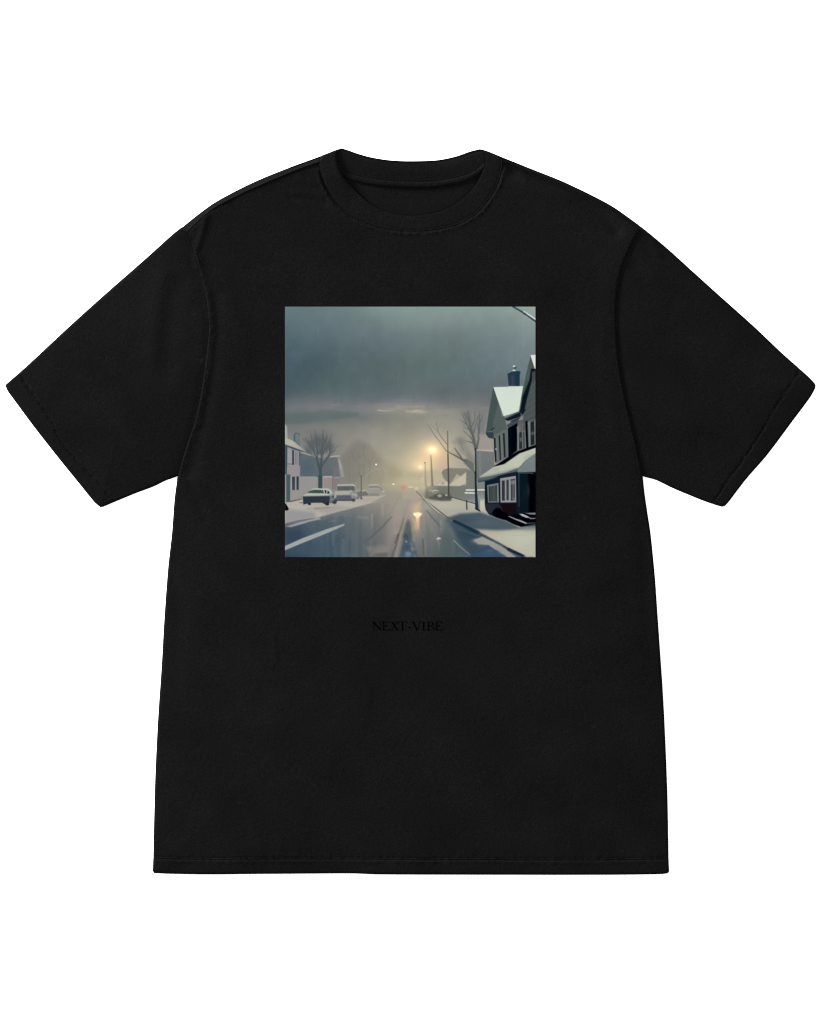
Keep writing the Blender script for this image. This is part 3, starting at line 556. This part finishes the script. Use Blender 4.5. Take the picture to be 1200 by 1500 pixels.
RIDGES = [  # (points, width, height): soft folds and hollows the cloth shows
    ([(303,316),(298,338),(292,358),(287,374),(291,392)], 4.6, 1.25), ([(292,380),(300,410),(307,440),(312,475),(310,520),(302,570),(292,620)], 6, .8), ([(318,440),(318,490),(312,540),(304,590),(292,640),(280,690)], 11, -1.3),
    ([(262,420),(252,455),(248,490),(244,550)], 15, -1.2), ([(238,400),(230,450),(226,520)], 14, .8),
    ([(949,345),(956,356),(966,372)], 5, .8), ([(930,392),(950,420),(985,440)], 13, -1.1), ([(1000,430),(960,400)], 9, .5),
    ([(752,252),(790,266),(840,290),(884,318),(904,338)], 9, -2.7), ([(764,262),(800,282),(830,292)], 9, .9), ([(754,244),(770,262)], 5, .8),
    ([(330,440),(352,470),(360,520)], 10, .35), ([(640,420),(720,405),(800,420)], 16, .4), ([(820,480),(850,520),(856,600)], 14, .45), ([(120,560),(170,600),(200,650)], 12, .4), ([(1010,560),(1060,600),(1080,650)], 12, -.4), ([(560,1180),(640,1195),(720,1185)], 18, .4), ([(350,1150),(372,1200),(380,1250)], 10, .35), ([(850,1160),(838,1210),(842,1250)], 10, .3), ([(425,291),(450,293),(476,300)], 4, -.6), ([(430,283),(455,284),(470,288)], 4, .5), ([(440,262),(462,270)], 5, .6),
    ([(892,400),(884,470),(888,560),(900,640)], 12, .5), ([(330,380),(345,480),(340,600)], 26, .7),
    ([(400,930),(404,960),(400,975)], 5, .35), ([(530,990),(540,1010),(538,1030)], 5, .3), ([(850,350),(858,342),(870,352)], 5, .35),
    ([(250,830),(262,900),(258,1000)], 12, -.6), ([(940,760),(946,860),(952,960)], 12, -.6), ([(300,760),(284,720),(272,690)], 8, -.6),
    ([(790,930),(830,960),(900,950)], 22, .4), ([(300,1050),(420,1080),(520,1060)], 30, .5), ([(700,1100),(820,1120),(930,1090)], 30, .5)]
RID = [(spline(p, 24), w, h) for p, w, h in RIDGES]
def folds(P):
    z = 0
    for l, w, h in RID: z = z + h * gauss(dist(P, l), w)
    return z
AL, AR, SEAMS, INN, TP = spline(ARM_L, 140), spline(ARM_R, 140), spline(SEAM, 220), spline(INNER, 240), spline(TAPE, 160)
HEMLS = spline(HEML, 300)
def pucker(P, d, off, amp):                             # the small gathers a line of stitching pulls into jersey
    return amp * gauss(d - off, 3.2) * (vnoise(P, 4.0, 9) + .6 * vnoise(P, 7.5, 2))
def h_body(P):
    z = base(P) + folds(P)
    dl, dr, dn = dist(P, AL), dist(P, AR), dist(P, SEAMS)
    z += 1.9 * circ(dl / 4) * gauss(dl, 40) + 1.2 * circ(dr / 3.5) * gauss(dr, 40)
    z += pucker(P, dl, 4, .8) + pucker(P, dr, 4, .4)
    z += -1.0 * gauss(dn, 1.8) + .45 * gauss(dn - 5, 3) + pucker(P, dn, 4, 1.1)
    dsl, dsr = dist(P, SEAM_SH_L), dist(P, SEAM_SH_R)
    z += -1.2 * gauss(dsl, 1.8) + 1.0 * gauss(dsr - 1.6, 1.8) + pucker(P, dsl, 2, .4) + pucker(P, dsr, 2, .4)
    dh = dist(P, HEMLS); up = P[..., 1] < 1257.5
    z += -.8 * gauss(dh, 1.6) + np.where(up, 0, .2) * sstep(dh / 3) + pucker(P, dh, 3, .6)
    z += .35 * gauss(dh - 4, 2.2) * (~up)
    return z
def h_strip_l(P):
    d = dist(P, SHOULD[0]); s = dist(P, SEAM_SH_L); t = d / np.maximum(d + s, .1)
    return 1.0 + 7.4 * t + .25 * vnoise(P, 9, 4)
def h_strip_r(P):
    d = dist(P, SHOULD[1]); s = dist(P, SEAM_SH_R); t = d / np.maximum(d + s, .1)
    return 1.2 + 3.6 * t + .2 * vnoise(P, 9, 4)
def h_sleeve(P, hem, arm):
    d, da = dist(P, hem), dist(P, arm)
    return base(P) + folds(P) - .6 - .5 * gauss(da, 7) - .6 * gauss(d, 1.7) + pucker(P, d, 0, .9) + .2 * sstep(d / 4) * gauss(d, 40)
def h_collar(P):
    dn, di = dist(P, SEAMS), dist(P, INN)
    z = base(P) + .55 - .6 * gauss(dn, 1.7) - .7 * (1 - circ(di / 3))
    z += .35 * vnoise(P, 30, 8)
    z += 2.2 * gauss(np.hypot(P[..., 0] - 496, (P[..., 1] - 250) * .8), 22) * circ(di / 4)
    return z
def h_backin(P):                                        # inside of the back: rib band above the tape, cloth below it
    dt = dist(P, TP); dB = dist(P, spline(BACK, 120)); below = P[..., 1] > np.interp(P[..., 0], TP[:, 0], TP[:, 1])
    return 1.2 + 1.6 * circ(dB / 5) + 1.2 * gauss(dB - 14, 14) - np.where(below, .9, 0) * sstep(dt / 3)

# ---------------------------------------------------------------- Blender objects
def link(name, V, F, mat, parent=None, smooth=True):
    me = bpy.data.meshes.new(name); me.from_pydata([tuple(map(float, v)) for v in V], [], F)
    if mat: me.materials.append(mat)
    if smooth: me.polygons.foreach_set('use_smooth', [True] * len(me.polygons))
    me.update(); ob = bpy.data.objects.new(name, me); scene.collection.objects.link(ob)
    if parent: ob.parent = parent
    return ob
def gridF(nv, nu, flip=False, off=0):
    i = np.arange((nv - 1) * (nu - 1)); r, c = i // (nu - 1), i % (nu - 1); a = off + r * nu + c
    F = np.stack([a, a + nu, a + nu + 1, a + 1], -1)
    return (F[:, ::-1] if flip else F).tolist()
def rim(Pts):                                           # indices running round a grid's border
    nv, nu = Pts.shape[:2]; k = np.arange(nv * nu).reshape(nv, nu)
    return np.r_[k[0], k[1:, -1], k[-1, -2::-1], k[-2:0:-1, 0]]
def sheet(name, T, B, L, R, hf, mat, parent, thick=1.1, relax=0):
    P = winslow(coons(T, B, L, R), relax); nv, nu = P.shape[:2]; z = hf(P)
    V = np.concatenate([wx(P), z[..., None] * .001], -1).reshape(-1, 3); F = gridF(nv, nu)
    # turned edge: a lip of cloth going down round the border (to the table side, or one fabric thickness)
    b = rim(P); low = V[b].copy(); low[:, 2] = np.maximum(low[:, 2] - thick * .001, .0004)
    o = len(V); V = np.vstack([V, low]); n = len(b)
    F += [[int(b[i]), int(b[(i + 1) % n]), o + (i + 1) % n, o + i][::-1] for i in range(n)]
    return link(name, V, F, mat, parent)

def ribbon_z(hf, pts, dz): return hf(np.asarray(pts)) * .001 + dz
def stitches(name, line, hf, off, mat, parent, step=4.6, ln=3.0, w=.85, skip=.0, seed=1):
    # one row of thread: each visible stitch is a small rounded bar lying on the cloth
    rg = np.random.default_rng(seed); s = np.r_[0, np.cumsum(np.linalg.norm(np.diff(line, axis=0), axis=1))]
    C, Tn = [], []
    u = step * .5
    while u < s[-1] - step * .5:
        if rg.random() >= skip:
            a = np.array([np.interp(u - .5, s, line[:, k]) for k in (0, 1)]); b = np.array([np.interp(u + .5, s, line[:, k]) for k in (0, 1)])
            t = (b - a) / max(1e-6, np.linalg.norm(b - a)); nn = np.array([-t[1], t[0]])
            C.append((a + b) / 2 + nn * (off + rg.normal() * .18)); Tn.append(t)
        u += step * (1 + rg.normal() * .05)
    C, Tn = np.array(C), np.array(Tn); N = np.stack([-Tn[:, 1], Tn[:, 0]], -1); z0 = hf(C) * .001
    V, F = [], []
    prof = [(-.5, .35, -.25), (-.3, .5, .12), (.3, .5, .12), (.5, .35, -.25)]
    for c, t, nn, z in zip(C, Tn, N, z0):
        o = len(V)
        for l, ww, h in prof:
            for sgn, hh in ((-1, 0), (-.45, .7), (.45, .7), (1, 0)):
                p = c + t * l * ln + nn * sgn * ww * w
                q = wx(p); V.append((q[0], q[1], z + (h + hh * .32 - .03) * .001))
        for i in range(3):
            for j in range(3):
                a = o + i * 4 + j; F.append([a, a + 4, a + 5, a + 1])
    return link(name, V, F, mat, parent)
# ---------------------------------------------------------------- scene, world, camera, lamps
scene = bpy.context.scene
scene.render.engine = 'CYCLES'; scene.cycles.use_denoising = False; scene.cycles.filter_width = 1.1
vs = scene.view_settings; vs.view_transform = 'Standard'; vs.look = 'None'; vs.exposure = 0; vs.gamma = 1; vs.use_curve_mapping = False
w = bpy.data.worlds.new('World'); scene.world = w; w.use_nodes = True
bg = w.node_tree.nodes['Background']; bg.inputs[0].default_value = (1, 1, 1, 1); bg.inputs[1].default_value = WORLD
cam = bpy.data.cameras.new('camera'); co = bpy.data.objects.new('camera', cam); scene.collection.objects.link(co)
co.location = (0, 0, 3.0); cam.sensor_width = 36; cam.lens = 36 * 3.0 / 1.2; cam.clip_end = 100; scene.camera = co
def lamp(name, loc, size, power):
    l = bpy.data.lights.new(name, 'AREA'); l.shape = 'SQUARE'; l.size = size; l.energy = power
    o = bpy.data.objects.new(name, l); scene.collection.objects.link(o); o.location = loc
    o.rotation_euler = (-Vector(loc)).to_track_quat('-Z', 'Y').to_euler()
lamp('softbox', (-5.58, 3.88, 1.68), 1.4, KEY)

# ---------------------------------------------------------------- materials
def mat(name):
    m = bpy.data.materials.new(name); m.use_nodes = True; nt = m.node_tree; nt.nodes.clear()
    o = nt.nodes.new('ShaderNodeOutputMaterial'); return m, nt, o
def node(nt, t, **kw):
    n = nt.nodes.new(t)
    for k, v in kw.items():
        if hasattr(n, k): setattr(n, k, v)
        else: n.inputs[k].default_value = v
    return n
def cotton(name, c, weave=.35, spec=0.0):
    m, nt, o = mat(name); L = nt.links.new
    tc = node(nt, 'ShaderNodeTexCoord')
    # uneven dye: broad soft variation, fine heathering, sparse lint
    n1 = node(nt, 'ShaderNodeTexNoise', Scale=14.0, Detail=4.0, Roughness=.6); L(tc.outputs['Object'], n1.inputs['Vector'])
    n2 = node(nt, 'ShaderNodeTexNoise', Scale=620.0, Detail=3.0, Roughness=.7); L(tc.outputs['Object'], n2.inputs['Vector'])
    n3 = node(nt, 'ShaderNodeTexNoise', Scale=130.0, Detail=2.0, Roughness=.5, Distortion=1.2); L(tc.outputs['Object'], n3.inputs['Vector'])
    r1 = node(nt, 'ShaderNodeMapRange'); r1.inputs[1].default_value = .3; r1.inputs[2].default_value = .7; r1.inputs[3].default_value = .86; r1.inputs[4].default_value = 1.14
    r2 = node(nt, 'ShaderNodeMapRange'); r2.inputs[1].default_value = .3; r2.inputs[2].default_value = .7; r2.inputs[3].default_value = .66; r2.inputs[4].default_value = 1.34
    r3 = node(nt, 'ShaderNodeMapRange'); r3.inputs[1].default_value = .69; r3.inputs[2].default_value = .80; r3.inputs[3].default_value = 0.; r3.inputs[4].default_value = .6
    L(n1.outputs['Fac'], r1.inputs[0]); L(n2.outputs['Fac'], r2.inputs[0]); L(n3.outputs['Fac'], r3.inputs[0])
    mu = node(nt, 'ShaderNodeMath', operation='MULTIPLY'); L(r1.outputs[0], mu.inputs[0]); L(r2.outputs[0], mu.inputs[1])
    ad = node(nt, 'ShaderNodeMath', operation='ADD'); L(mu.outputs[0], ad.inputs[0]); L(r3.outputs[0], ad.inputs[1])
    sc = node(nt, 'ShaderNodeVectorMath', operation='SCALE'); sc.inputs[0].default_value = c; L(ad.outputs[0], sc.inputs['Scale'])
    # brushed jersey: three sizes of irregular grain, as bump
    w1 = node(nt, 'ShaderNodeTexNoise', Scale=420.0, Detail=3.0, Distortion=.8); L(tc.outputs['Object'], w1.inputs['Vector'])
    w2 = node(nt, 'ShaderNodeTexNoise', Scale=900.0, Detail=2.0); L(tc.outputs['Object'], w2.inputs['Vector'])
    w3 = node(nt, 'ShaderNodeTexNoise', Scale=170.0, Detail=3.0); L(tc.outputs['Object'], w3.inputs['Vector'])
    a1 = node(nt, 'ShaderNodeMath', operation='ADD'); L(w1.outputs['Fac'], a1.inputs[0]); L(w2.outputs['Fac'], a1.inputs[1])
    a2 = node(nt, 'ShaderNodeMath', operation='MULTIPLY_ADD'); L(w3.outputs['Fac'], a2.inputs[0]); a2.inputs[1].default_value = 2.0; L(a1.outputs[0], a2.inputs[2])
    bu = node(nt, 'ShaderNodeBump', Strength=weave, Distance=.0005); L(a2.outputs[0], bu.inputs['Height'])
    d = node(nt, 'ShaderNodeBsdfDiffuse', Roughness=0.0); L(sc.outputs[0], d.inputs['Color']); L(bu.outputs[0], d.inputs['Normal'])
    L(d.outputs[0], o.inputs[0]); return m
black = cotton('black_cotton', (BLK * 1.02, BLK, BLK))
ribm = cotton('black_rib', (BLK * 1.0, BLK * .99, BLK), .5)
threadm = cotton('black_thread', (BLK * 1.6, BLK * 1.6, BLK * 1.6), .1)
inkm, nt, o = mat('black_ink'); d = node(nt, 'ShaderNodeBsdfDiffuse'); d.inputs[0].default_value = (.0004, .0004, .0005, 1); nt.links.new(d.outputs[0], o.inputs[0])
prm, nt, o = mat('print_ink'); ca = nt.nodes.new('ShaderNodeVertexColor'); ca.layer_name = 'ink'
d = node(nt, 'ShaderNodeBsdfDiffuse', Roughness=.3); nt.links.new(ca.outputs[0], d.inputs[0]); nt.links.new(d.outputs[0], o.inputs[0])
whm, nt, o = mat('matt_white'); d = node(nt, 'ShaderNodeBsdfDiffuse')
n1 = node(nt, 'ShaderNodeTexNoise', Scale=3.0, Detail=5.0); mr = node(nt, 'ShaderNodeMapRange'); mr.inputs[3].default_value = .88; mr.inputs[4].default_value = .92
cc = node(nt, 'ShaderNodeCombineColor'); nt.links.new(n1.outputs['Fac'], mr.inputs[0])
for k in range(3): nt.links.new(mr.outputs[0], cc.inputs[k])
nt.links.new(cc.outputs[0], d.inputs[0]); nt.links.new(d.outputs[0], o.inputs[0])

# ---------------------------------------------------------------- setting
tb = link('backdrop', [(-4, -4, 0), (4, -4, 0), (4, 4, 0), (-4, 4, 0)], [[0, 1, 2, 3]], whm, None, False)
tb['kind'] = 'structure'; tb['label'] = 'plain bright white surface under the shirt'; tb['category'] = 'backdrop'

# ---------------------------------------------------------------- the shirt
shirt = bpy.data.objects.new('t_shirt', None); scene.collection.objects.link(shirt)
shirt['label'] = 'black short sleeved cotton t-shirt with a square wintry street picture printed on the chest'; shirt['category'] = 't-shirt'

# back half: one flat layer of cloth under everything, seen inside the neck
top = resample(np.vstack([spline(SH_L, 90)[:-1], spline(COL_L, 20)[:-1], spline(BACK, 120)[:-1], spline(COL_R, 20)[:-1], spline(SH_R, 90)]), 260)
inset = lambda l, dx, dy=0: np.array(l) + (dx, dy)
bl = resample(np.vstack([spline(ARM_L, 120)[:-1], inset(spline(SIDE_L, 120), 2)[1:-1], [(227.5,1275)]]), 220)
br = resample(np.vstack([spline(ARM_R, 120)[:-1], inset(spline(SIDE_R, 120), -2)[1:-1], [(977,1276)]]), 220)
bt = resample(np.vstack([[bl[-1]], inset(spline(BOT, 160), 0, -3)[5:-5], [br[-1]]]), 260)
top[0], top[-1] = bl[0], br[0]
sheet('back_panel', top, bt, bl, br, h_backin, black, shirt, thick=.7)

# front: cut at the collar seam, the armholes and the hem stitch line
SEAM_F = [tuple(SEAM_SH_L[-1])] + SEAM[1:-1] + [tuple(SEAM_SH_R[0])]
top = np.vstack([spline(SEAM_SH_L, 110)[:-1], spline(SEAM_F, 190)[:-1], spline(SEAM_SH_R, 110)]); nu = len(top)
fl = resample(np.vstack([spline([tuple(SEAM_SH_L[0])] + ARM_L[2:], 200)[:-1], spline(SIDE_L, 300)]), 430)
frr = resample(np.vstack([spline([tuple(SEAM_SH_R[-1])] + ARM_R[2:], 200)[:-1], spline(SIDE_R, 300)]), 430)
front = sheet('front_panel', top, spline(HEML, nu), fl, frr, h_body, black, shirt, thick=1.2, relax=220)
# the shoulder strips: the back's cloth rolled forward over each shoulder, sewn to the front
sheet('shoulder_strip', spline(SH_L, 220), spline(SEAM_SH_L, 220), np.linspace(SH_L[0], SEAM_SH_L[0], 11), np.linspace(SH_L[-1], SEAM_SH_L[-1], 11), h_strip_l, black, shirt, thick=1.6)
sheet('shoulder_strip', spline(SH_R, 220), spline(SEAM_SH_R, 220), np.linspace(SH_R[0], SEAM_SH_R[0], 11), np.linspace(SH_R[-1], SEAM_SH_R[-1], 11), h_strip_r, black, shirt, thick=1.6)
hem = sheet('bottom_hem', spline(HEML, nu), resample(np.vstack([[(224,1275)], spline(BOT, 300), [(980,1276)]]), nu), spline(HEM_L, 12), spline(HEM_R, 12), h_body, black, front, thick=2.4)

for side, ARM, STL, STB, HM, HST in (('l', ARM_L, SL_TL, SL_BL, SL_HL, SLH_L), ('r', ARM_R, SL_TR, SL_BR, SL_HR, SLH_R)):
    k = 1 if side == 'l' else -1
    arm = spline(ARM, 150); st = spline(HST, 150)
    tl, bo = spline(STL, 400), spline(STB, 400)
    bo = bo[::-1]; tl = tl[::-1] if side == 'l' else tl   # both now run from the armhole to the hem
    near = lambda l, p: int(np.argmin(np.linalg.norm(l - p, axis=1)))
    it, ib = near(tl, st[0]), near(bo, st[-1]); st[0], st[-1] = tl[it], bo[ib]
    tuck = arm + np.array([6.0 * k, 0]) * np.clip(np.minimum(np.arange(150), np.arange(150)[::-1]) / 12, 0, 1)[:, None]
    hs = lambda P, st=st, arm=arm: h_sleeve(P, st, arm)
    TT = resample(np.vstack([[tuck[0]], tl[1:it + 1]]), 190); BB = resample(np.vstack([[tuck[-1]], bo[1:ib + 1]]), 190)
    TT[-1], BB[-1] = st[0], st[-1]
    hm = spline(HM, 150); T2 = resample(np.vstack([tl[it:], [hm[0]]]), 22); B2 = resample(np.vstack([bo[ib:], [hm[-1]]]), 22)
    if side == 'l':
        sl = sheet('sleeve', TT[::-1], BB[::-1], st, tuck, hs, black, shirt, thick=1.2)
        sh = sheet('sleeve_hem', T2[::-1], B2[::-1], hm, st, hs, black, sl, thick=2.4)
    else:
        sl = sheet('sleeve', TT, BB, tuck, st, hs, black, shirt, thick=1.2)
        sh = sheet('sleeve_hem', T2, B2, st, hm, hs, black, sl, thick=2.4)
    stitches('hem_stitching', st, hs, 0.6 * k, threadm, sl, seed=5)
    stitches('armhole_stitching', arm, h_body, (-3.0) * k, threadm, sl, step=5.2, ln=2.6, w=.7, skip=.25, seed=9)

# collar: the rib band in front, the rib band and the neck tape inside the back
col = sheet('collar', spline(INNER, 260), spline(SEAM, 260), spline(COL_L, 16)[::-1], spline(COL_R, 16), h_collar, ribm, shirt, thick=1.7)
tape_hi = TP + np.array([0, -4.2]); tape_lo = TP + np.array([0, 4.4])
def tape(name, a, b, hgt, m):
    n = len(a); k = 9; V, F = [], []
    for j in range(k):
        t = j / (k - 1); p = a * (1 - t) + b * t; q = wx(p)
        zz = h_backin(TP) * .001 + hgt * (circ(min(t, 1 - t) * 2.4) * (1 + .25 * vnoise(p * np.array([1, .2]), 5.0))) * .001 + .0002
        V += [(x, y, z) for (x, y), z in zip(q, zz)]
    return link(name, V, gridF(k, n), m, col)
tape('neck_tape', tape_hi, tape_lo, 1.5, ribm)
stitches('neck_tape_stitching', TP[4:-4], h_backin, -6.2, threadm, col, step=4.0, ln=2.4, w=.6, seed=4)
stitches('collar_stitching', SEAMS[6:-6], h_body, 4.4, threadm, col, step=4.6, ln=2.2, w=1.0, skip=.18, seed=2)
stitches('shoulder_stitching', SEAM_SH_L, h_body, 1.6, threadm, front, step=4.2, ln=2.4, w=.6, skip=.2, seed=6)
stitches('shoulder_stitching', SEAM_SH_R, h_body, 1.4, threadm, front, step=4.2, ln=2.4, w=.6, skip=.2, seed=7)
stitches('hem_stitching', HEMLS[2:-2], h_body, -.4, threadm, hem, step=4.6, ln=3.0, w=.8, skip=.08, seed=8)

# the printed picture: one sheet of ink lying on the front
SS = 2; im = paint(SS); n = im.shape[0]
c = np.linspace(0, 1, n + 1); gx, gy = np.meshgrid(PX0 + c * (PX1 - PX0), PY0 + c * (PY1 - PY0)); P = np.stack([gx, gy], -1)
ck = np.linspace(0, 1, 110); hx, hy = np.meshgrid(PX0 + ck * (PX1 - PX0), PY0 + ck * (PY1 - PY0)); hz = h_body(np.stack([hx, hy], -1))
hz = np.array([np.interp(c, ck, r) for r in hz]); hz = np.array([np.interp(c, ck, hz[:, i]) for i in range(n + 1)]).T
V = np.concatenate([wx(P), (hz[..., None] + .35) * .001], -1).reshape(-1, 3)
pic = link('printed_picture', V, gridF(n + 1, n + 1), prm, front)
pad = np.pad(im, ((0, 1), (0, 1), (0, 0)), mode='edge'); pad2 = np.pad(im, ((1, 0), (1, 0), (0, 0)), mode='edge')
rgb = ((pad + pad2) / 2 / 255).reshape(-1, 3)
lin = np.where(rgb <= .04045, rgb / 12.92, ((rgb + .055) / 1.055) ** 2.4) / WHITE
at = pic.data.color_attributes.new('ink', 'FLOAT_COLOR', 'POINT')
at.data.foreach_set('color', np.concatenate([lin, np.ones((len(lin), 1))], -1).astype(np.float32).ravel())
pic['label'] = 'square printed painting of a snowy street with parked cars and a dark house at dusk'

# the lettering under it
k = 7.5; LV, LF = [], []; lay = [0]
def stroke(*p):
    pts = np.array([(520 + p[i] / k, 880 + p[i + 1] / k) for i in range(0, len(p), 2)]); lay[0] += 1
    z = h_body(pts) * .001 + .0003 + lay[0] * 2e-6; o = len(LV)
    q = wx(pts); area = sum(q[i][0] * q[(i + 1) % len(q)][1] - q[(i + 1) % len(q)][0] * q[i][1] for i in range(len(q)))
    LV.extend((a[0], a[1], b) for a, b in zip(q, z)); f = list(range(o, o + len(pts))); LF.append(f if area > 0 else f[::-1])
def bar(x0, y0, x1, y1): stroke(x0, y0, x1, y0, x1, y1, x0, y1)
def stem(x, y0=226, y1=321, w=11, s=9):                 # an upright with thin bracketed serifs
    bar(x, y0, x + w, y1)
    for y, t in ((y0, 1), (y1, -1)): stroke(x - s, y, x + w + s, y, x + w + s, y + 4 * t, x + w, y + 8 * t, x, y + 8 * t, x - s, y + 4 * t)
def letter_e(x):
    stem(x + 10); X = x + 23
    bar(X, 226, x + 72, 231); stroke(x + 66, 226, x + 72, 226, x + 74, 246, x + 70, 246)
    bar(X, 268, x + 52, 273); stroke(x + 48, 258, x + 53, 258, x + 53, 283, x + 48, 283)
    bar(X, 316, x + 74, 321); stroke(x + 68, 321, x + 74, 321, x + 80, 298, x + 75, 298)
stroke(196,226, 212,226, 280,308, 280,323, 275,323, 202,240); bar(201,230, 206,321); bar(275,226, 280,318)
bar(184,226, 200,231); bar(190,317, 220,321); bar(262,226, 294,230)
letter_e(298)
stroke(396,226, 414,226, 476,321, 458,321); stroke(462,226, 469,226, 405,321, 398,321)
for a, b in ((385,424), (448,484)): bar(a, 226, b, 230)
for a, b in ((384,420), (446,488)): bar(a, 317, b, 321)
stem(516); bar(474,226, 570,231); stroke(474,226, 479,226, 475,248, 470,248); stroke(565,226, 570,226, 575,248, 570,248)
bar(580,284, 612,292)
stroke(630,226, 646,226, 682,305, 678,323, 674,323); stroke(713,226, 719,226, 680,323, 676,312); bar(616,226, 656,230); bar(698,226, 734,230)
stem(748, s=11)
stem(800); rr = lambda cx, cy, rx, ry: [(cx + rx * math.cos(t), cy + ry * math.sin(t)) for t in np.linspace(-math.pi / 2, math.pi / 2, 13)]
for cy, ry, rx, cx in ((248.5, 22.5, 30, 832), (296, 25, 36, 834)):
    oo, ii = rr(cx, cy, rx, ry), rr(cx, cy, rx - 12, ry - 5)
    for i in range(12): stroke(*oo[i], *oo[i + 1], *ii[i + 1], *ii[i])
for y in (226, 266, 316): bar(812, y, 835, y + 5)
letter_e(880)
let = link('printed_lettering', LV, LF, inkm, front, False); let['label'] = 'small black serif lettering reading NEXT-VIBE'
